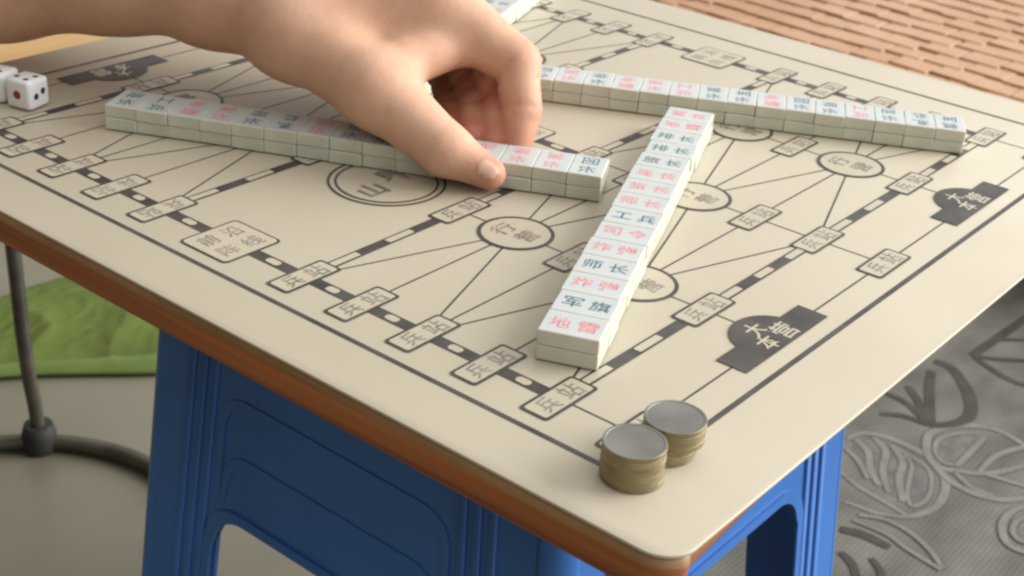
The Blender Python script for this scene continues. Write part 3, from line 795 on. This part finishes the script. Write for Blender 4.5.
# ------------------------------------------------------------------ green cloth on the floor
def cloth():
    bm = bmesh.new(); nx_, ny_ = 120, 80; rnd = random.Random(2)
    from mathutils import noise
    O = np.array([7.9, 28.5]); e1 = np.array([6.2, -4.4]); e2 = np.array([5.2, 5.4])
    g = []
    for i in range(nx_ + 1):
        row = []
        for j in range(ny_ + 1):
            s, t = i / nx_ * 1.5 - .25, j / ny_
            p = O + e1 * s + e2 * t * (.42 + .7 * max(0, min(1, s + .15)) + .05 * math.sin(7 * s)) + .2 * np.array([math.sin(5 * s), math.cos(4 * s)]) * (1 - t)
            v = Vector((s * 3, t * 2.2, 0))
            fold = (1 - abs(noise.noise(v * 1.1))) ** 2 * .22 + (1 - abs(noise.noise(v * 2.6 + Vector((3, 1, 0))))) ** 2 * .05 + (1 - abs(noise.noise(v * 5 + Vector((7, 2, 0))))) ** 5 * .03
            z = .16 + .35 * t + fold * min(1, t * 3.5)
            if t < .12: z += .2 * math.sin(PI * t / .12)
            row.append(bm.verts.new((p[0] * U, p[1] * U, max(z, .03) * U)))
        g.append(row)
    for i in range(nx_):
        for j in range(ny_):
            f = bm.faces.new((g[i][j], g[i + 1][j], g[i + 1][j + 1], g[i][j + 1])); f.smooth = True; f.material_index = 1 if j < 10 else 0
    o = from_bm('green_cloth', bm, [M['cloth'], M['hem']], None, (0, 0, ZF * U))
    so = o.modifiers.new('thickness', 'SOLIDIFY'); so.thickness = .003
    tag(o, 'crumpled olive green cloth with a lighter hem lying on the floor', 'cloth')
cloth()

# ------------------------------------------------------------------ camera and light
Rm = [[0.6306064445819379, -0.773184142827147, 0.06724428103844271], [-0.3167352444268905, -0.3354886447251355, -0.8872013042136091], [0.7085296726246296, 0.5381762262875807, -0.4564559699130828]]
Cc = (-10.884146477928505, -6.508673817887525, 8.081039539120855)
cam = bpy.data.cameras.new('camera'); co = bpy.data.objects.new('camera', cam); col.objects.link(co)
mw = Matrix(((Rm[0][0], -Rm[1][0], -Rm[2][0], Cc[0] * U), (Rm[0][1], -Rm[1][1], -Rm[2][1], Cc[1] * U), (Rm[0][2], -Rm[1][2], -Rm[2][2], Cc[2] * U), (0, 0, 0, 1)))
co.matrix_world = mw
cam.sensor_width = 36; cam.lens = 1417.6212655 / 1024 * 36; cam.clip_start = .01; cam.clip_end = 100
cam.dof.use_dof = True; cam.dof.focus_distance = .52; cam.dof.aperture_fstop = 26
scn.camera = co
def area(name, loc, target, size, energy, color):
    l = bpy.data.lights.new(name, 'AREA'); l.shape = 'RECTANGLE'; l.size, l.size_y = size; l.energy = energy; l.color = color
    o = bpy.data.objects.new(name, l); col.objects.link(o); o.location = loc
    o.rotation_euler = (Vector(target) - Vector(loc)).to_track_quat('-Z', 'Y').to_euler(); return o
area('window_light', (2.45, -1.9, 1.25), (.25, .2, -.1), (2.6, 2.2), 170, (1, .985, .96))
w = bpy.data.worlds.new('World'); scn.world = w; w.use_nodes = True
nt = w.node_tree; bg = nt.nodes['Background']      # a bright side of the room (right and above) and a dim side
tc = nt.nodes.new('ShaderNodeTexCoord'); dt = nt.nodes.new('ShaderNodeVectorMath'); dt.operation = 'DOT_PRODUCT'; dt.inputs[1].default_value = (.60, -.50, .62)
nt.links.new(tc.outputs['Generated'], dt.inputs[0]); mr = nt.nodes.new('ShaderNodeMapRange'); mr.inputs[1].default_value = -.35; mr.inputs[2].default_value = .95
mr.interpolation_type = 'SMOOTHSTEP'
nt.links.new(dt.outputs['Value'], mr.inputs[0]); rp = nt.nodes.new('ShaderNodeValToRGB')
rp.color_ramp.elements[0].color = (.115, .086, .052, 1); rp.color_ramp.elements[1].color = (1, .98, .96, 1)
nt.links.new(mr.outputs[0], rp.inputs[0]); nt.links.new(rp.outputs[0], bg.inputs[0]); bg.inputs[1].default_value = 1.2
scn.view_settings.view_transform = 'Standard'; scn.view_settings.look = 'None'; scn.view_settings.exposure = .2; scn.view_settings.gamma = 1
scn.cycles.filter_width = 2.4
